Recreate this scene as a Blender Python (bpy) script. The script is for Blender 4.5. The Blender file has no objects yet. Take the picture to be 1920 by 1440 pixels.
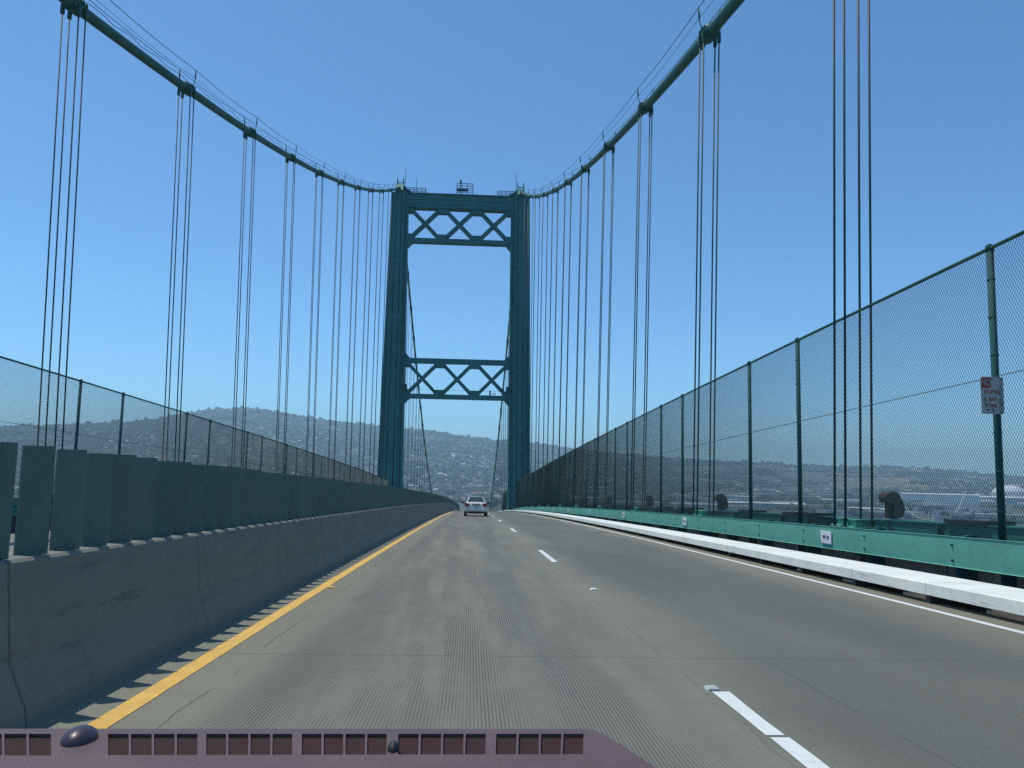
import bpy, bmesh, math, random
from mathutils import Vector, Matrix, noise

sc = bpy.context.scene
col = sc.collection
random.seed(7)

# ------------------------------------------------------------------ camera
CH = 1.3123                       # camera height over the road
FPX, PITCH, YAW, ROLL = 1512.47, 0.108799, 0.0479435, 0.020699
cp, sp = math.cos(PITCH), math.sin(PITCH)
cy, sy = math.cos(YAW), math.sin(YAW)
fwd = Vector((sy * cp, cy * cp, sp))
rgt0 = Vector((cy, -sy, 0))
up0 = rgt0.cross(fwd)
rgt = math.cos(ROLL) * rgt0 + math.sin(ROLL) * up0
upv = -math.sin(ROLL) * rgt0 + math.cos(ROLL) * up0
cam = bpy.data.cameras.new('camera')
cam.sensor_width = 36.0
cam.lens = FPX / 1920 * 36.0
cam.clip_start = 0.05
cam.clip_end = 40000
co = bpy.data.objects.new('camera', cam)
col.objects.link(co)
m = Matrix((rgt, upv, -fwd)).transposed().to_4x4()
m.translation = Vector((0, 0, CH))
co.matrix_world = m
sc.camera = co

# ------------------------------------------------------------------ light
SUN_EL = math.radians(69.7)
SUN_AZ = math.radians(-62)        # to the left of the driving direction (+Y)
w = bpy.data.worlds.new('World')
sc.world = w
w.use_nodes = True
nt = w.node_tree
bg = nt.nodes['Background']
sky = nt.nodes.new('ShaderNodeTexSky')
sky.sky_type = 'NISHITA'
sky.sun_disc = False
sky.sun_elevation = SUN_EL
sky.sun_rotation = SUN_AZ
sky.altitude = 60
sky.air_density = 0.8
sky.dust_density = 0.25
sky.ozone_density = 6.0
tintn = nt.nodes.new('ShaderNodeMix')      # cool cast of the tinted windscreen glass
tintn.data_type = 'RGBA'
tintn.blend_type = 'MULTIPLY'
tintn.inputs[0].default_value = 1.0
tintn.inputs[7].default_value = (0.70, 1.0, 1.07, 1)
nt.links.new(sky.outputs[0], tintn.inputs[6])
nt.links.new(tintn.outputs[2], bg.inputs[0])
bg.inputs[1].default_value = 0.15
sl = bpy.data.lights.new('sun', 'SUN')
sl.energy = 3.0
sl.angle = math.radians(0.53)
sl.color = (1.0, 0.98, 0.86)
so = bpy.data.objects.new('sun', sl)
col.objects.link(so)
sd = Vector((math.sin(SUN_AZ) * math.cos(SUN_EL), math.cos(SUN_AZ) * math.cos(SUN_EL), math.sin(SUN_EL)))
so.rotation_euler = sd.to_track_quat('Z', 'Y').to_euler()
so.location = (0, 0, 100)
sc.view_settings.view_transform = 'Standard'
sc.view_settings.look = 'None'
sc.view_settings.exposure = 0.05
sc.view_settings.gamma = 1.0
sc.view_settings.use_curve_mapping = False
sc.cycles.max_bounces = 8
sc.cycles.volume_bounces = 4
sc.cycles.use_denoising = False
HAZE_DENSITY = 0.00017

# ------------------------------------------------------------------ bridge line
G0, IR = -0.02802, 1.0 / 6258.4
def zd(s):                        # road surface along the bridge (vertical curve)
    return G0 * s - 0.5 * IR * s * s
LP = 12.568                       # panel length
S_R, S_L = 19.10 + 12.568 * 0, 31.93 - 12.568
TS = 163.0                        # tower station
NPAN = 11

def zcable(s):                    # main span cable (world z)
    return 14.25 + 0.151 * s + 0.00078 * s * s
def zback(s):
    t = s - TS
    return 59.6 - 0.50 * t + 0.00065 * t * t
def smooth(t):
    t = max(0.0, min(1.0, t))
    return t * t * (3 - 2 * t)
def xcable(s, side):
    t = smooth((s - 60) / 103.0)
    if s > TS:
        return 8.8 if side > 0 else -16.2
    return (9.52 - 0.72 * t) if side > 0 else (-16.65 + 0.45 * t)

# ------------------------------------------------------------------ materials
def new_mat(name):
    mt = bpy.data.materials.new(name)
    mt.use_nodes = True
    t = mt.node_tree
    return mt, t, t.nodes['Principled BSDF']

def nd(t, kind, **kw):
    n = t.nodes.new(kind)
    for k, v in kw.items():
        setattr(n, k, v)
    return n

def mth(t, op, a, b=None, c=None, clamp=False):
    n = t.nodes.new('ShaderNodeMath')
    n.operation = op
    n.use_clamp = clamp
    for i, v in enumerate((a, b, c)):
        if v is None:
            continue
        if isinstance(v, (int, float)):
            n.inputs[i].default_value = v
        else:
            t.links.new(v, n.inputs[i])
    return n.outputs[0]

def mixc(t, f, a, b, mode='MIX'):
    n = t.nodes.new('ShaderNodeMix')
    n.data_type = 'RGBA'
    n.blend_type = mode
    n.clamp_factor = True
    for sock, v in ((n.inputs[0], f), (n.inputs[6], a), (n.inputs[7], b)):
        if isinstance(v, (int, float)):
            sock.default_value = v
        elif isinstance(v, tuple):
            sock.default_value = (v[0], v[1], v[2], 1)
        else:
            t.links.new(v, sock)
    return n.outputs[2]

def tnoise(t, scale, detail=4, rough=0.6, vec=None, stretch=None):
    n = t.nodes.new('ShaderNodeTexNoise')
    n.inputs['Scale'].default_value = scale
    n.inputs['Detail'].default_value = detail
    n.inputs['Roughness'].default_value = rough
    if vec is None:
        g = t.nodes.new('ShaderNodeNewGeometry')
        vec = g.outputs['Position']
    if stretch:
        mp = t.nodes.new('ShaderNodeMapping')
        mp.inputs['Scale'].default_value = stretch
        t.links.new(vec, mp.inputs['Vector'])
        vec = mp.outputs['Vector']
    t.links.new(vec, n.inputs['Vector'])
    return n.outputs['Fac']

def ramp(t, f, lo, hi):
    n = t.nodes.new('ShaderNodeMapRange')
    n.interpolation_type = 'SMOOTHSTEP'
    n.inputs['From Min'].default_value = lo
    n.inputs['From Max'].default_value = hi
    t.links.new(f, n.inputs['Value'])
    return n.outputs['Result']

def bump(t, b, h, strength, dist):
    n = t.nodes.new('ShaderNodeBump')
    n.inputs['Strength'].default_value = strength
    n.inputs['Distance'].default_value = dist
    t.links.new(h, n.inputs['Height'])
    t.links.new(n.outputs[0], b.inputs['Normal'])

def simple(name, c, rough=0.6, metal=0.0, var=0.18, scale=1.5, dirt=None, dirt_amt=0.5, stretch=None, bmp=0.0, coat=0.0):
    mt, t, b = new_mat(name)
    b.inputs['Roughness'].default_value = rough
    b.inputs['Metallic'].default_value = metal
    if coat:
        b.inputs['Coat Weight'].default_value = coat
        b.inputs['Coat Roughness'].default_value = 0.05
    f = tnoise(t, scale, 5, 0.65, stretch=stretch)
    c0 = tuple(x * (1 - var) for x in c)
    c1 = tuple(min(1, x * (1 + var)) for x in c)
    out = mixc(t, ramp(t, f, 0.3, 0.7), c0, c1)
    if dirt:
        d = ramp(t, tnoise(t, scale * 2.7, 6, 0.7, stretch=stretch), 0.55, 0.72)
        out = mixc(t, mth(t, 'MULTIPLY', d, dirt_amt), out, dirt)
    t.links.new(out, b.inputs['Base Color'])
    if bmp:
        bump(t, b, tnoise(t, 60, 3), bmp, 0.01)
    return mt

def worn(name, c, rough, streak, amt, scuff, joint=0, facing=False, zlo=False):
    mt, t, b = new_mat(name)
    b.inputs['Roughness'].default_value = rough
    g = t.nodes.new('ShaderNodeNewGeometry')
    pos = t.nodes.new('ShaderNodeSeparateXYZ')
    t.links.new(g.outputs['Position'], pos.inputs[0])
    out = mixc(t, ramp(t, tnoise(t, 1.1, 5, .6), .3, .7), tuple(x * .93 for x in c), tuple(min(1, x * 1.06) for x in c))
    st = ramp(t, tnoise(t, 3.0, 6, .7, stretch=(1, 1.6, .22)), .52, .74)          # runs down the face
    out = mixc(t, mth(t, 'MULTIPLY', st, amt), out, streak)
    sc_ = ramp(t, tnoise(t, 2.4, 7, .75, stretch=(1, .35, 3.0)), .56, .66)         # scrapes along the road
    if facing:
        nn = t.nodes.new('ShaderNodeSeparateXYZ')
        t.links.new(g.outputs['Normal'], nn.inputs[0])
        sc_ = mth(t, 'MULTIPLY', sc_, mth(t, 'ADD', .12, mth(t, 'MULTIPLY', .88, ramp(t, mth(t, 'ABSOLUTE', nn.outputs['X']), .3, .8))))
    out = mixc(t, mth(t, 'MULTIPLY', sc_, .55), out, scuff)
    if joint:
        fr = mth(t, 'FRACT', mth(t, 'MULTIPLY', pos.outputs['Y'], 1 / joint))
        jl = mth(t, 'SUBTRACT', 1.0, ramp(t, mth(t, 'ABSOLUTE', mth(t, 'SUBTRACT', fr, .5)), .001, .006))
        out = mixc(t, mth(t, 'MULTIPLY', jl, .7), out, tuple(x * .35 for x in c))
    fine = tnoise(t, 55, 4, .75)
    out = mixc(t, mth(t, 'MULTIPLY', ramp(t, fine, .58, .72), .25), out, tuple(x * .55 for x in c))
    t.links.new(out, b.inputs['Base Color'])
    bump(t, b, fine, .15, .004)
    return mt

M = {}
M['green'] = worn('green_bridge_paint', (0.135, 0.42, 0.31), .6, streak=(0.10, 0.28, 0.21), amt=.5, scuff=(0.16, 0.22, 0.17))
M['tower'] = simple('tower_paint', (0.012, 0.16, 0.15), 0.6, var=0.16, scale=0.3, dirt=(0.012, 0.09, 0.09), dirt_amt=0.6, stretch=(1, 1, .3))
M['girder'] = simple('girder_paint', (0.03, 0.25, 0.20), 0.6, var=0.12, scale=0.7, dirt=(0.04, 0.12, 0.1), dirt_amt=0.5)
M['dkgreen'] = simple('dark_green_paint', (0.006, 0.075, 0.078), 0.8, var=0.15, scale=1.0)
M['cable'] = simple('cable_paint', (0.018, 0.10, 0.07), 0.6, var=0.15, scale=1.2, dirt=(0.02, 0.07, 0.05), dirt_amt=0.5)
M['rope'] = simple('rope_paint', (0.012, 0.055, 0.07), 0.6, var=0.15, scale=3)
M['wire'] = simple('fence_wire', (0.07, 0.10, 0.085), 0.7, metal=0.0, var=0.1, scale=3)
M['white'] = worn('worn_white_paint', (0.86, 0.85, 0.77), .6, streak=(0.50, 0.48, 0.42), amt=.45, scuff=(0.22, 0.21, 0.20), facing=True)
M['plate'] = simple('white_plate', (0.82, 0.82, 0.82), 0.5, var=0.03)
M['black'] = simple('black_lettering', (0.02, 0.02, 0.022), 0.6)
M['darksteel'] = simple('dark_steel', (0.035, 0.045, 0.045), 0.7, var=0.3, scale=2.5, dirt=(0.09, 0.07, 0.055), dirt_amt=0.4)
M['lamp'] = simple('brown_lamp_housing', (0.095, 0.078, 0.062), 0.55, var=0.15, scale=6)
M['barrier'] = worn('barrier_concrete', (0.195, 0.19, 0.155), .85, streak=(0.13, 0.127, 0.11), amt=.45, joint=3.14, scuff=(0.10, 0.10, 0.09), zlo=True)
M['paddle'] = simple('paddle_green', (0.085, 0.155, 0.13), 0.65, var=0.14, scale=2.5, dirt=(0.075, 0.11, 0.095), dirt_amt=.5, stretch=(1, 1, .3))
def vary(mt, amt):                # each piece has faded a little differently
    t = mt.node_tree
    b = t.nodes['Principled BSDF']
    src = b.inputs['Base Color'].links[0].from_socket
    oi = t.nodes.new('ShaderNodeObjectInfo')
    f = mth(t, 'MULTIPLY', oi.outputs['Random'], amt)
    t.links.new(mixc(t, f, src, (0.12, 0.15, 0.135)), b.inputs['Base Color'])
vary(M['paddle'], .45)
M['grey'] = simple('weathered_wood', (0.22, 0.19, 0.16), 0.85, var=0.3, scale=6, stretch=(1, .2, 4))
M['cord'] = simple('pale_conduit', (0.45, 0.62, 0.55), 0.5)
M['signface'] = simple('sign_sheet', (0.45, 0.46, 0.44), 0.55, var=0.08, scale=9)
M['red'] = simple('faded_red', (0.38, 0.04, 0.05), 0.6, var=0.15, scale=12)
M['carpaint'] = simple('silver_paint', (0.70, 0.69, 0.64), 0.4, metal=0.0, var=0.03, coat=0.4)
M['carglass'] = simple('car_glass', (0.03, 0.05, 0.055), 0.06, var=0.05)
M['tail'] = simple('tail_lens', (0.32, 0.02, 0.03), 0.15, var=0.1, scale=10)
M['rubber'] = simple('tyre_rubber', (0.02, 0.02, 0.02), 0.85)
M['rim'] = simple('wheel_rim', (0.4, 0.4, 0.42), 0.35, metal=0.8)
M['stripe_white'] = simple('white_marking', (0.72, 0.72, 0.69), 0.7, var=0.06, scale=5, dirt=(0.35, 0.34, 0.32), dirt_amt=0.5)
M['stripe_yellow'] = simple('yellow_marking', (0.74, 0.44, 0.10), 0.7, var=0.10, scale=4, dirt=(0.33, 0.25, 0.13), dirt_amt=0.6)
def dash_material():  # vinyl for the solid copy of the reflected dash
    mt, t, b = new_mat('reflected_dash_vinyl')
    b.inputs['Roughness'].default_value = .6
    f1 = ramp(t, tnoise(t, 9, 4, .6), .3, .7)
    c = mixc(t, f1, (0.098, 0.060, 0.058), (0.128, 0.078, 0.073))
    v = t.nodes.new('ShaderNodeTexVoronoi')
    v.inputs['Scale'].default_value = 420
    g = t.nodes.new('ShaderNodeNewGeometry')
    t.links.new(g.outputs['Position'], v.inputs['Vector'])
    dust = ramp(t, tnoise(t, 240, 4, .8), .62, .72)
    c = mixc(t, mth(t, 'MULTIPLY', dust, .35), c, (.30, .27, .25))
    t.links.new(c, b.inputs['Base Color'])
    bump(t, b, v.outputs['Distance'], .5, .0012)
    return mt
M['dash'] = dash_material()
M['slot'] = simple('reflected_slot_plastic', (0.03, 0.007, 0.005), 0.9, var=0.1)
M['sensor'] = simple('reflected_sensor_dome', (0.055, 0.035, 0.05), 0.38)

def road_material():
    mt, t, b = new_mat('bridge_road')
    b.inputs['Roughness'].default_value = 0.85
    g = t.nodes.new('ShaderNodeNewGeometry')
    s = t.nodes.new('ShaderNodeSeparateXYZ')
    t.links.new(g.outputs['Position'], s.inputs[0])
    X, Y = s.outputs['X'], s.outputs['Y']
    big = ramp(t, tnoise(t, 0.35, 5, 0.6, stretch=(1, .25, 1)), 0.3, 0.7)
    fine = tnoise(t, 70, 3, 0.8)
    med = ramp(t, tnoise(t, 2.2, 6, 0.7), 0.3, 0.7)
    c = mixc(t, big, (0.178, 0.172, 0.127), (0.232, 0.222, 0.165))
    c = mixc(t, mth(t, 'MULTIPLY', med, 0.35), c, (0.265, 0.247, 0.178))
    # right-hand lane has been resurfaced darker; brownish drift by the kerb and the joint between the lanes
    wob = mth(t, 'MULTIPLY_ADD', tnoise(t, 0.5, 3, .6, stretch=(1, .3, 1)), 1.2, mth(t, 'ADD', X, -0.6))
    lane2 = mth(t, 'MULTIPLY', ramp(t, wob, 1.5, 2.6), mth(t, 'SUBTRACT', 1.0, ramp(t, wob, 4.6, 5.7)))
    c = mixc(t, mth(t, 'MULTIPLY', lane2, 0.85), c, mixc(t, big, (0.106, 0.104, 0.080), (0.148, 0.145, 0.110)))
    edge = ramp(t, X, 5.2, 5.9)
    c = mixc(t, mth(t, 'MULTIPLY', edge, 0.7), c, (0.21, 0.19, 0.125))
    brown = mth(t, 'MULTIPLY', ramp(t, tnoise(t, 0.8, 4, .6), .55, .75), 0.4)
    c = mixc(t, brown, c, (0.205, 0.180, 0.130))
    # tyre polish
    for xc, wd in ((-1.25, .38), (0.55, .38), (2.75, .4), (4.5, .4)):
        d = mth(t, 'ABSOLUTE', mth(t, 'SUBTRACT', X, xc))
        k = mth(t, 'MULTIPLY', mth(t, 'SUBTRACT', 1.0, ramp(t, d, 0.05, wd)), 0.28)
        c = mixc(t, k, c, (0.13, 0.132, 0.112))
    # longitudinal sawn grooves, dirt in them
    jit = mth(t, 'MULTIPLY', tnoise(t, 1.3, 2, .5, stretch=(1, .05, 1)), 0.004)
    fr = mth(t, 'FRACT', mth(t, 'MULTIPLY', mth(t, 'ADD', X, jit), 1 / 0.0225))
    gr = mth(t, 'SUBTRACT', 1.0, ramp(t, mth(t, 'ABSOLUTE', mth(t, 'SUBTRACT', fr, 0.5)), 0.10, 0.26))
    band = mth(t, 'MULTIPLY', ramp(t, X, -1.75, -1.2), mth(t, 'SUBTRACT', 1.0, ramp(t, X, 0.9, 1.75)))
    patchy = ramp(t, tnoise(t, 1.1, 5, .65, stretch=(2.2, .22, 1)), 0.30, 0.62)
    gm = mth(t, 'MULTIPLY', mth(t, 'MULTIPLY', gr, band), patchy)
    c = mixc(t, mth(t, 'MULTIPLY', gm, 0.78), c, (0.055, 0.055, 0.052))
    # faint cross texture in the right lane
    fr2 = mth(t, 'FRACT', mth(t, 'MULTIPLY', mth(t, 'ADD', Y, mth(t, 'MULTIPLY', X, .12)), 1 / 0.05))
    gr2 = mth(t, 'SUBTRACT', 1.0, ramp(t, mth(t, 'ABSOLUTE', mth(t, 'SUBTRACT', fr2, 0.5)), 0.05, 0.3))
    c = mixc(t, mth(t, 'MULTIPLY', mth(t, 'MULTIPLY', gr2, lane2), 0.22), c, (0.07, 0.07, 0.07))
    # aggregate speckle
    c = mixc(t, mth(t, 'MULTIPLY', ramp(t, fine, .58, .70), 0.5), c, (0.36, 0.36, 0.34))
    c = mixc(t, mth(t, 'MULTIPLY', ramp(t, mth(t, 'SUBTRACT', 1.0, fine), .56, .70), 0.55), c, (0.07, 0.07, 0.07))
    # cracks and joints
    yj = mth(t, 'MULTIPLY_ADD', tnoise(t, 1.6, 3), 0.05, Y)
    for y0, wd, a in ((6.86, .012, .6), (19.4, .02, .5), (31.9, .03, .5), (44.5, .04, .5), (57.1, .05, .5)):
        d = mth(t, 'ABSOLUTE', mth(t, 'SUBTRACT', yj, y0))
        c = mixc(t, mth(t, 'MULTIPLY', mth(t, 'SUBTRACT', 1.0, ramp(t, d, wd * .5, wd * 1.5)), a), c, (0.07, 0.07, 0.065))
    xj = mth(t, 'MULTIPLY_ADD', tnoise(t, .9, 5, .7, stretch=(.2, 1, 1)), 0.16, X)
    for x0, a in ((-1.62, .55), (2.55, .45), (1.72, .3)):
        d = mth(t, 'ABSOLUTE', mth(t, 'SUBTRACT', xj, x0))
        br = ramp(t, tnoise(t, .7, 3), .42, .55)
        c = mixc(t, mth(t, 'MULTIPLY', mth(t, 'MULTIPLY', mth(t, 'SUBTRACT', 1.0, ramp(t, d, .004, .014)), br), a), c, (0.06, 0.06, 0.055))
    # two oil spots
    v = t.nodes.new('ShaderNodeTexVoronoi')
    v.inputs['Scale'].default_value = 0.16
    t.links.new(g.outputs['Position'], v.inputs['Vector'])
    sp_ = mth(t, 'SUBTRACT', 1.0, ramp(t, mth(t, 'ADD', v.outputs['Distance'], mth(t, 'MULTIPLY', fine, .02)), .018, .045))
    c = mixc(t, mth(t, 'MULTIPLY', sp_, .6), c, (0.06, 0.06, 0.06))
    c = mixc(t, 1.0, c, (.91, .91, .93), 'MULTIPLY')
    t.links.new(c, b.inputs['Base Color'])
    h = mth(t, 'SUBTRACT', mth(t, 'MULTIPLY', fine, .5), mth(t, 'MULTIPLY', gm, 1.0))
    bump(t, b, h, 0.6, 0.006)
    return mt
M['road'] = road_material()

# ------------------------------------------------------------------ mesh builder
class MB:
    def __init__(self):
        self.v, self.f, self.mi, self.sm = [], [], [], []
        self.cur = 0
        self.smooth = False
    def add(self, vs, fs):
        o = len(self.v)
        self.v += [tuple(p) for p in vs]
        for f in fs:
            self.f.append([i + o for i in f])
            self.mi.append(self.cur)
            self.sm.append(self.smooth)
        return self
    def box(self, x0, x1, y0, y1, z0, z1):
        vs = [(x, y, z) for z in (z0, z1) for y in (y0, y1) for x in (x0, x1)]
        return self.add(vs, [(0, 2, 3, 1), (4, 5, 7, 6), (0, 1, 5, 4), (2, 6, 7, 3), (0, 4, 6, 2), (1, 3, 7, 5)])
    def prism(self, poly, axis, a0, a1):
        """poly: list of 2-D points; axis 'x','y','z' is the extrusion direction"""
        n = len(poly)
        def p3(p, a):
            if axis == 'y':
                return (p[0], a, p[1])
            if axis == 'x':
                return (a, p[0], p[1])
            return (p[0], p[1], a)
        vs = [p3(p, a0) for p in poly] + [p3(p, a1) for p in poly]
        fs = [list(range(n)), [2 * n - 1 - i for i in range(n)]]
        for i in range(n):
            j = (i + 1) % n
            fs.append([i, i + n, j + n, j])
        return self.add(vs, fs)
    def sweep(self, prof, s0, s1, step=2.0):
        """closed profile (x, z above road) swept along the deck curve"""
        k = max(1, int(math.ceil((s1 - s0) / step)))
        n = len(prof)
        vs, fs = [], []
        for i in range(k + 1):
            s = s0 + (s1 - s0) * i / k
            z = zd(s)
            vs += [(x, s, z + h) for x, h in prof]
        for i in range(k):
            for a in range(n):
                b = (a + 1) % n
                fs.append([i * n + a, i * n + b, (i + 1) * n + b, (i + 1) * n + a])
        fs.append(list(range(n))[::-1])
        fs.append([k * n + a for a in range(n)])
        return self.add(vs, fs)
    def tube(self, pts, r, n=8, cap=True):
        pts = [Vector(p) for p in pts]
        rs = r if isinstance(r, (list, tuple)) else [r] * len(pts)
        vs, fs = [], []
        ref = None
        for i, p in enumerate(pts):
            d = (pts[min(i + 1, len(pts) - 1)] - pts[max(i - 1, 0)])
            d = d.normalized() if d.length > 1e-9 else Vector((0, 0, 1))
            if ref is None:
                ref = Vector((1, 0, 0)) if abs(d.x) < 0.9 else Vector((0, 1, 0))
            u = (ref - d * ref.dot(d)).normalized()
            ref = u
            v = d.cross(u)
            for k in range(n):
                a = 2 * math.pi * k / n
                vs.append(p + (u * math.cos(a) + v * math.sin(a)) * rs[i])
        for i in range(len(pts) - 1):
            for k in range(n):
                k2 = (k + 1) % n
                fs.append([i * n + k, i * n + k2, (i + 1) * n + k2, (i + 1) * n + k])
        if cap:
            fs.append(list(range(n))[::-1])
            fs.append([(len(pts) - 1) * n + k for k in range(n)])
        return self.add(vs, fs)
    def bar(self, p, q, w, h, upd=(0, 0, 1)):
        p, q = Vector(p), Vector(q)
        d = (q - p).normalized()
        u = d.cross(Vector(upd)).normalized()
        v = u.cross(d)
        vs = []
        for c in (p, q):
            for a, b in ((-1, -1), (1, -1), (1, 1), (-1, 1)):
                vs.append(c + u * (w / 2 * a) + v * (h / 2 * b))
        return self.add(vs, [(0, 3, 2, 1), (4, 5, 6, 7), (0, 1, 5, 4), (1, 2, 6, 5), (2, 3, 7, 6), (3, 0, 4, 7)])
    def sphere(self, c, r, n=12, mr=8):
        c = Vector(c)
        r = r if isinstance(r, tuple) else (r, r, r)
        vs, fs = [], []
        for i in range(mr + 1):
            th = math.pi * i / mr
            for k in range(n):
                a = 2 * math.pi * k / n
                vs.append((c.x + r[0] * math.sin(th) * math.cos(a), c.y + r[1] * math.sin(th) * math.sin(a), c.z + r[2] * math.cos(th)))
        for i in range(mr):
            for k in range(n):
                k2 = (k + 1) % n
                fs.append([i * n + k, (i + 1) * n + k, (i + 1) * n + k2, i * n + k2])
        return self.add(vs, fs)
    def build(self, name, mats, parent=None, origin=None, bevel=0.0, seg=2):
        me = bpy.data.meshes.new(name)
        org = Vector(origin) if origin else (world_loc(parent) if parent else Vector((0, 0, 0)))
        me.from_pydata([Vector(p) - org for p in self.v], [], self.f)
        if not isinstance(mats, (list, tuple)):
            mats = [mats]
        for mm in mats:
            me.materials.append(mm)
        me.polygons.foreach_set('material_index', self.mi)
        me.polygons.foreach_set('use_smooth', self.sm)
        bm = bmesh.new()
        bm.from_mesh(me)
        bmesh.ops.recalc_face_normals(bm, faces=bm.faces)
        bm.to_mesh(me)
        bm.free()
        me.update()
        o = bpy.data.objects.new(name, me)
        col.objects.link(o)
        if parent:
            o.parent = parent
        elif origin:
            o.location = origin
        if bevel:
            md = o.modifiers.new('bevel', 'BEVEL')
            md.width = bevel
            md.segments = seg
            md.limit_method = 'ANGLE'
        return o

def world_loc(o):
    v = Vector((0, 0, 0))
    while o is not None:
        v += o.location
        o = o.parent
    return v

def tag(o, label, cat, group=None):
    o['label'] = label
    o['category'] = cat
    if group:
        o['group'] = group
    return o

def thing(name, loc, label, cat, group=None):
    o = bpy.data.objects.new(name, None)
    o.empty_display_size = 0.2
    col.objects.link(o)
    o.location = loc
    return tag(o, label, cat, group)

def struct(o):
    o['kind'] = 'structure'
    return o

def text_mesh(body, size, mat, parent, xf, name='lettering', ext=0.002, sx=1.0):
    cu = bpy.data.curves.new(name, 'FONT')
    cu.body = body
    cu.size = size
    cu.align_x = 'CENTER'
    cu.align_y = 'CENTER'
    cu.extrude = ext
    tmp = bpy.data.objects.new(name, cu)
    col.objects.link(tmp)
    dg = bpy.context.evaluated_depsgraph_get()
    me = bpy.data.meshes.new_from_object(tmp.evaluated_get(dg))
    bpy.data.objects.remove(tmp)
    bpy.data.curves.remove(cu)
    me.transform(Matrix.Diagonal((sx, 1, 1, 1)))
    me.transform(xf)
    me.materials.clear()
    me.materials.append(mat)
    o = bpy.data.objects.new(name, me)
    col.objects.link(o)
    o.parent = parent
    return o

ORD = ['first', 'second', 'third', 'fourth', 'fifth', 'sixth', 'seventh', 'eighth', 'ninth', 'tenth', 'eleventh', 'twelfth', 'thirteenth', 'fourteenth']

# ------------------------------------------------------------------ road and deck
S0, S1 = -60.0, 430.0
XL, XY, XE = 1.748, -2.028, 5.763
b = MB()
k = 245
for i in range(k + 1):
    s = S0 + (S1 - S0) * i / k
    b.v += [(-12.9, s, zd(s)), (6.32, s, zd(s)), (6.32, s, zd(s) - .35), (-12.9, s, zd(s) - .35)]
for i in range(k):
    o = i * 4
    for a in range(4):
        c = (a + 1) % 4
        b.f.append([o + a, o + c, o + 4 + c, o + 4 + a]); b.mi.append(0); b.sm.append(False)
struct(b.build('road', M['road']))
b = MB().sweep([(-18.6, -.55), (11.6, -.55), (11.6, -.40), (-18.6, -.40)], S0, S1, 4)
struct(b.build('bridge_deck_framing', M['darksteel']))

def strip(bm_, x0, x1, s0, s1, h, step=1.5, wob=0.0):
    kk = max(1, int((s1 - s0) / step))
    vs, fs = [], []
    for i in range(kk + 1):
        s = s0 + (s1 - s0) * i / kk
        w0 = wob * noise.noise((s * 2.1, x0, 3.1)); w1 = wob * noise.noise((s * 2.1, x1, 8.7))
        vs += [(x0 + w0, s, zd(s) + h), (x1 + w1, s, zd(s) + h)]
        if i:
            fs.append([2 * i - 2, 2 * i - 1, 2 * i + 1, 2 * i])
    bm_.add(vs, fs)
b = MB(); strip(b, XY - .07, XY + .07, S0, 300, .004, 0.3, .008)
struct(b.build('road_marking_yellow', M['stripe_yellow']))
b = MB(); strip(b, XE - .055, XE + .055, S0, 300, .004, 0.4, .006)
s = 5.663 - 14.63 * 3
while s < 200:
    if abs(s - 5.663) < .1:          # the near dash is broken by a groove
        strip(b, XL - .058, XL + .058, s - 1.02, s, .004, .08, .012)
        strip(b, XL - .05, XL + .066, s - 3.66, s - 1.06, .004, .08, .012)
    else:
        strip(b, XL - .055, XL + .055, s - 3.66, s, .004, .12, .008)
    s += 14.63
struct(b.build('road_marking_white', M['stripe_white']))

# raised pavement markers
def marker(x, s, mat, label):
    z = zd(s)
    b = MB().prism([(x - .05, z), (x + .05, z), (x + .035, z + .018), (x - .035, z + .018)], 'y', s - .05, s + .05)
    tag(b.build('pavement_marker', mat, origin=(x, s, z), bevel=.004), label, 'road marker', 'raised road markers')
marker(-1.90, 11.51, M['stripe_yellow'], 'small yellow raised marker on the road beside the yellow line')
marker(1.80, 11.75, M['plate'], 'small white raised marker in the gap between lane dashes')
marker(1.715, 5.735, M['signface'], 'white raised marker at the far end of the nearest lane dash')

# ------------------------------------------------------------------ median barrier with glare paddles
BX = -2.56
t = thing('median_barrier', (BX - .13, 5, zd(5)), 'long concrete median barrier topped with dark green glare paddles, left of the yellow line', 'barrier')
b = MB().sweep([(BX + .17, 0.0), (BX + .155, .10), (BX + .05, .34), (BX, .88), (BX - .02, .898), (BX - .24, .898), (BX - .26, .88), (BX - .32, .34), (BX - .46, .10), (BX - .48, 0.0)], S0, 300, 1.5)
b.build('concrete_wall', M['barrier'], t)
far = MB()
s = 3.065; nn = 0
random.seed(3)
while s < 200:
    z = zd(s)
    bb = MB() if nn < 100 else far
    xa, xb = BX - .165, BX - .03
    tw = random.uniform(-.008, .008)
    hh = .66 + random.uniform(-.008, .008)
    ya, yb = s - .045 - tw, s + .045 + tw
    bb.prism([(xa, ya), (xb - .004, yb - .012), (xb, yb), (xb - .012, yb + .004), (xa - .012, ya + .016), (xa - .016, ya + .006)], 'z', z + .90, z + .90 + hh)
    bb.box(xa + .03, xb - .03, s - .04, s + .04, z + .896, z + .915)
    if nn < 100:
        bb.build('glare_paddle', M['paddle'], t)
    nn += 1
    s += .413
fo = far.build('glare_paddle', M['paddle'], t); fo['kind'] = 'stuff'
s = -12.0; bb = MB()
while s < 2.8:
    z = zd(s); bb.prism([(BX - .165, s - .045), (BX - .03, s + .045), (BX - .042, s + .059), (BX - .177, s - .031)], 'z', z + .90, z + 1.56); s += .413
bb.build('glare_paddle', M['paddle'], t)

# ------------------------------------------------------------------ right and left safety walk, guard rail, edge girder
def mir(x, side):                 # mirror about the bridge centre line
    return x if side > 0 else -6.98 - x
def prof(pts, side):
    return [(mir(x, side), z) for x, z in pts]

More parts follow.
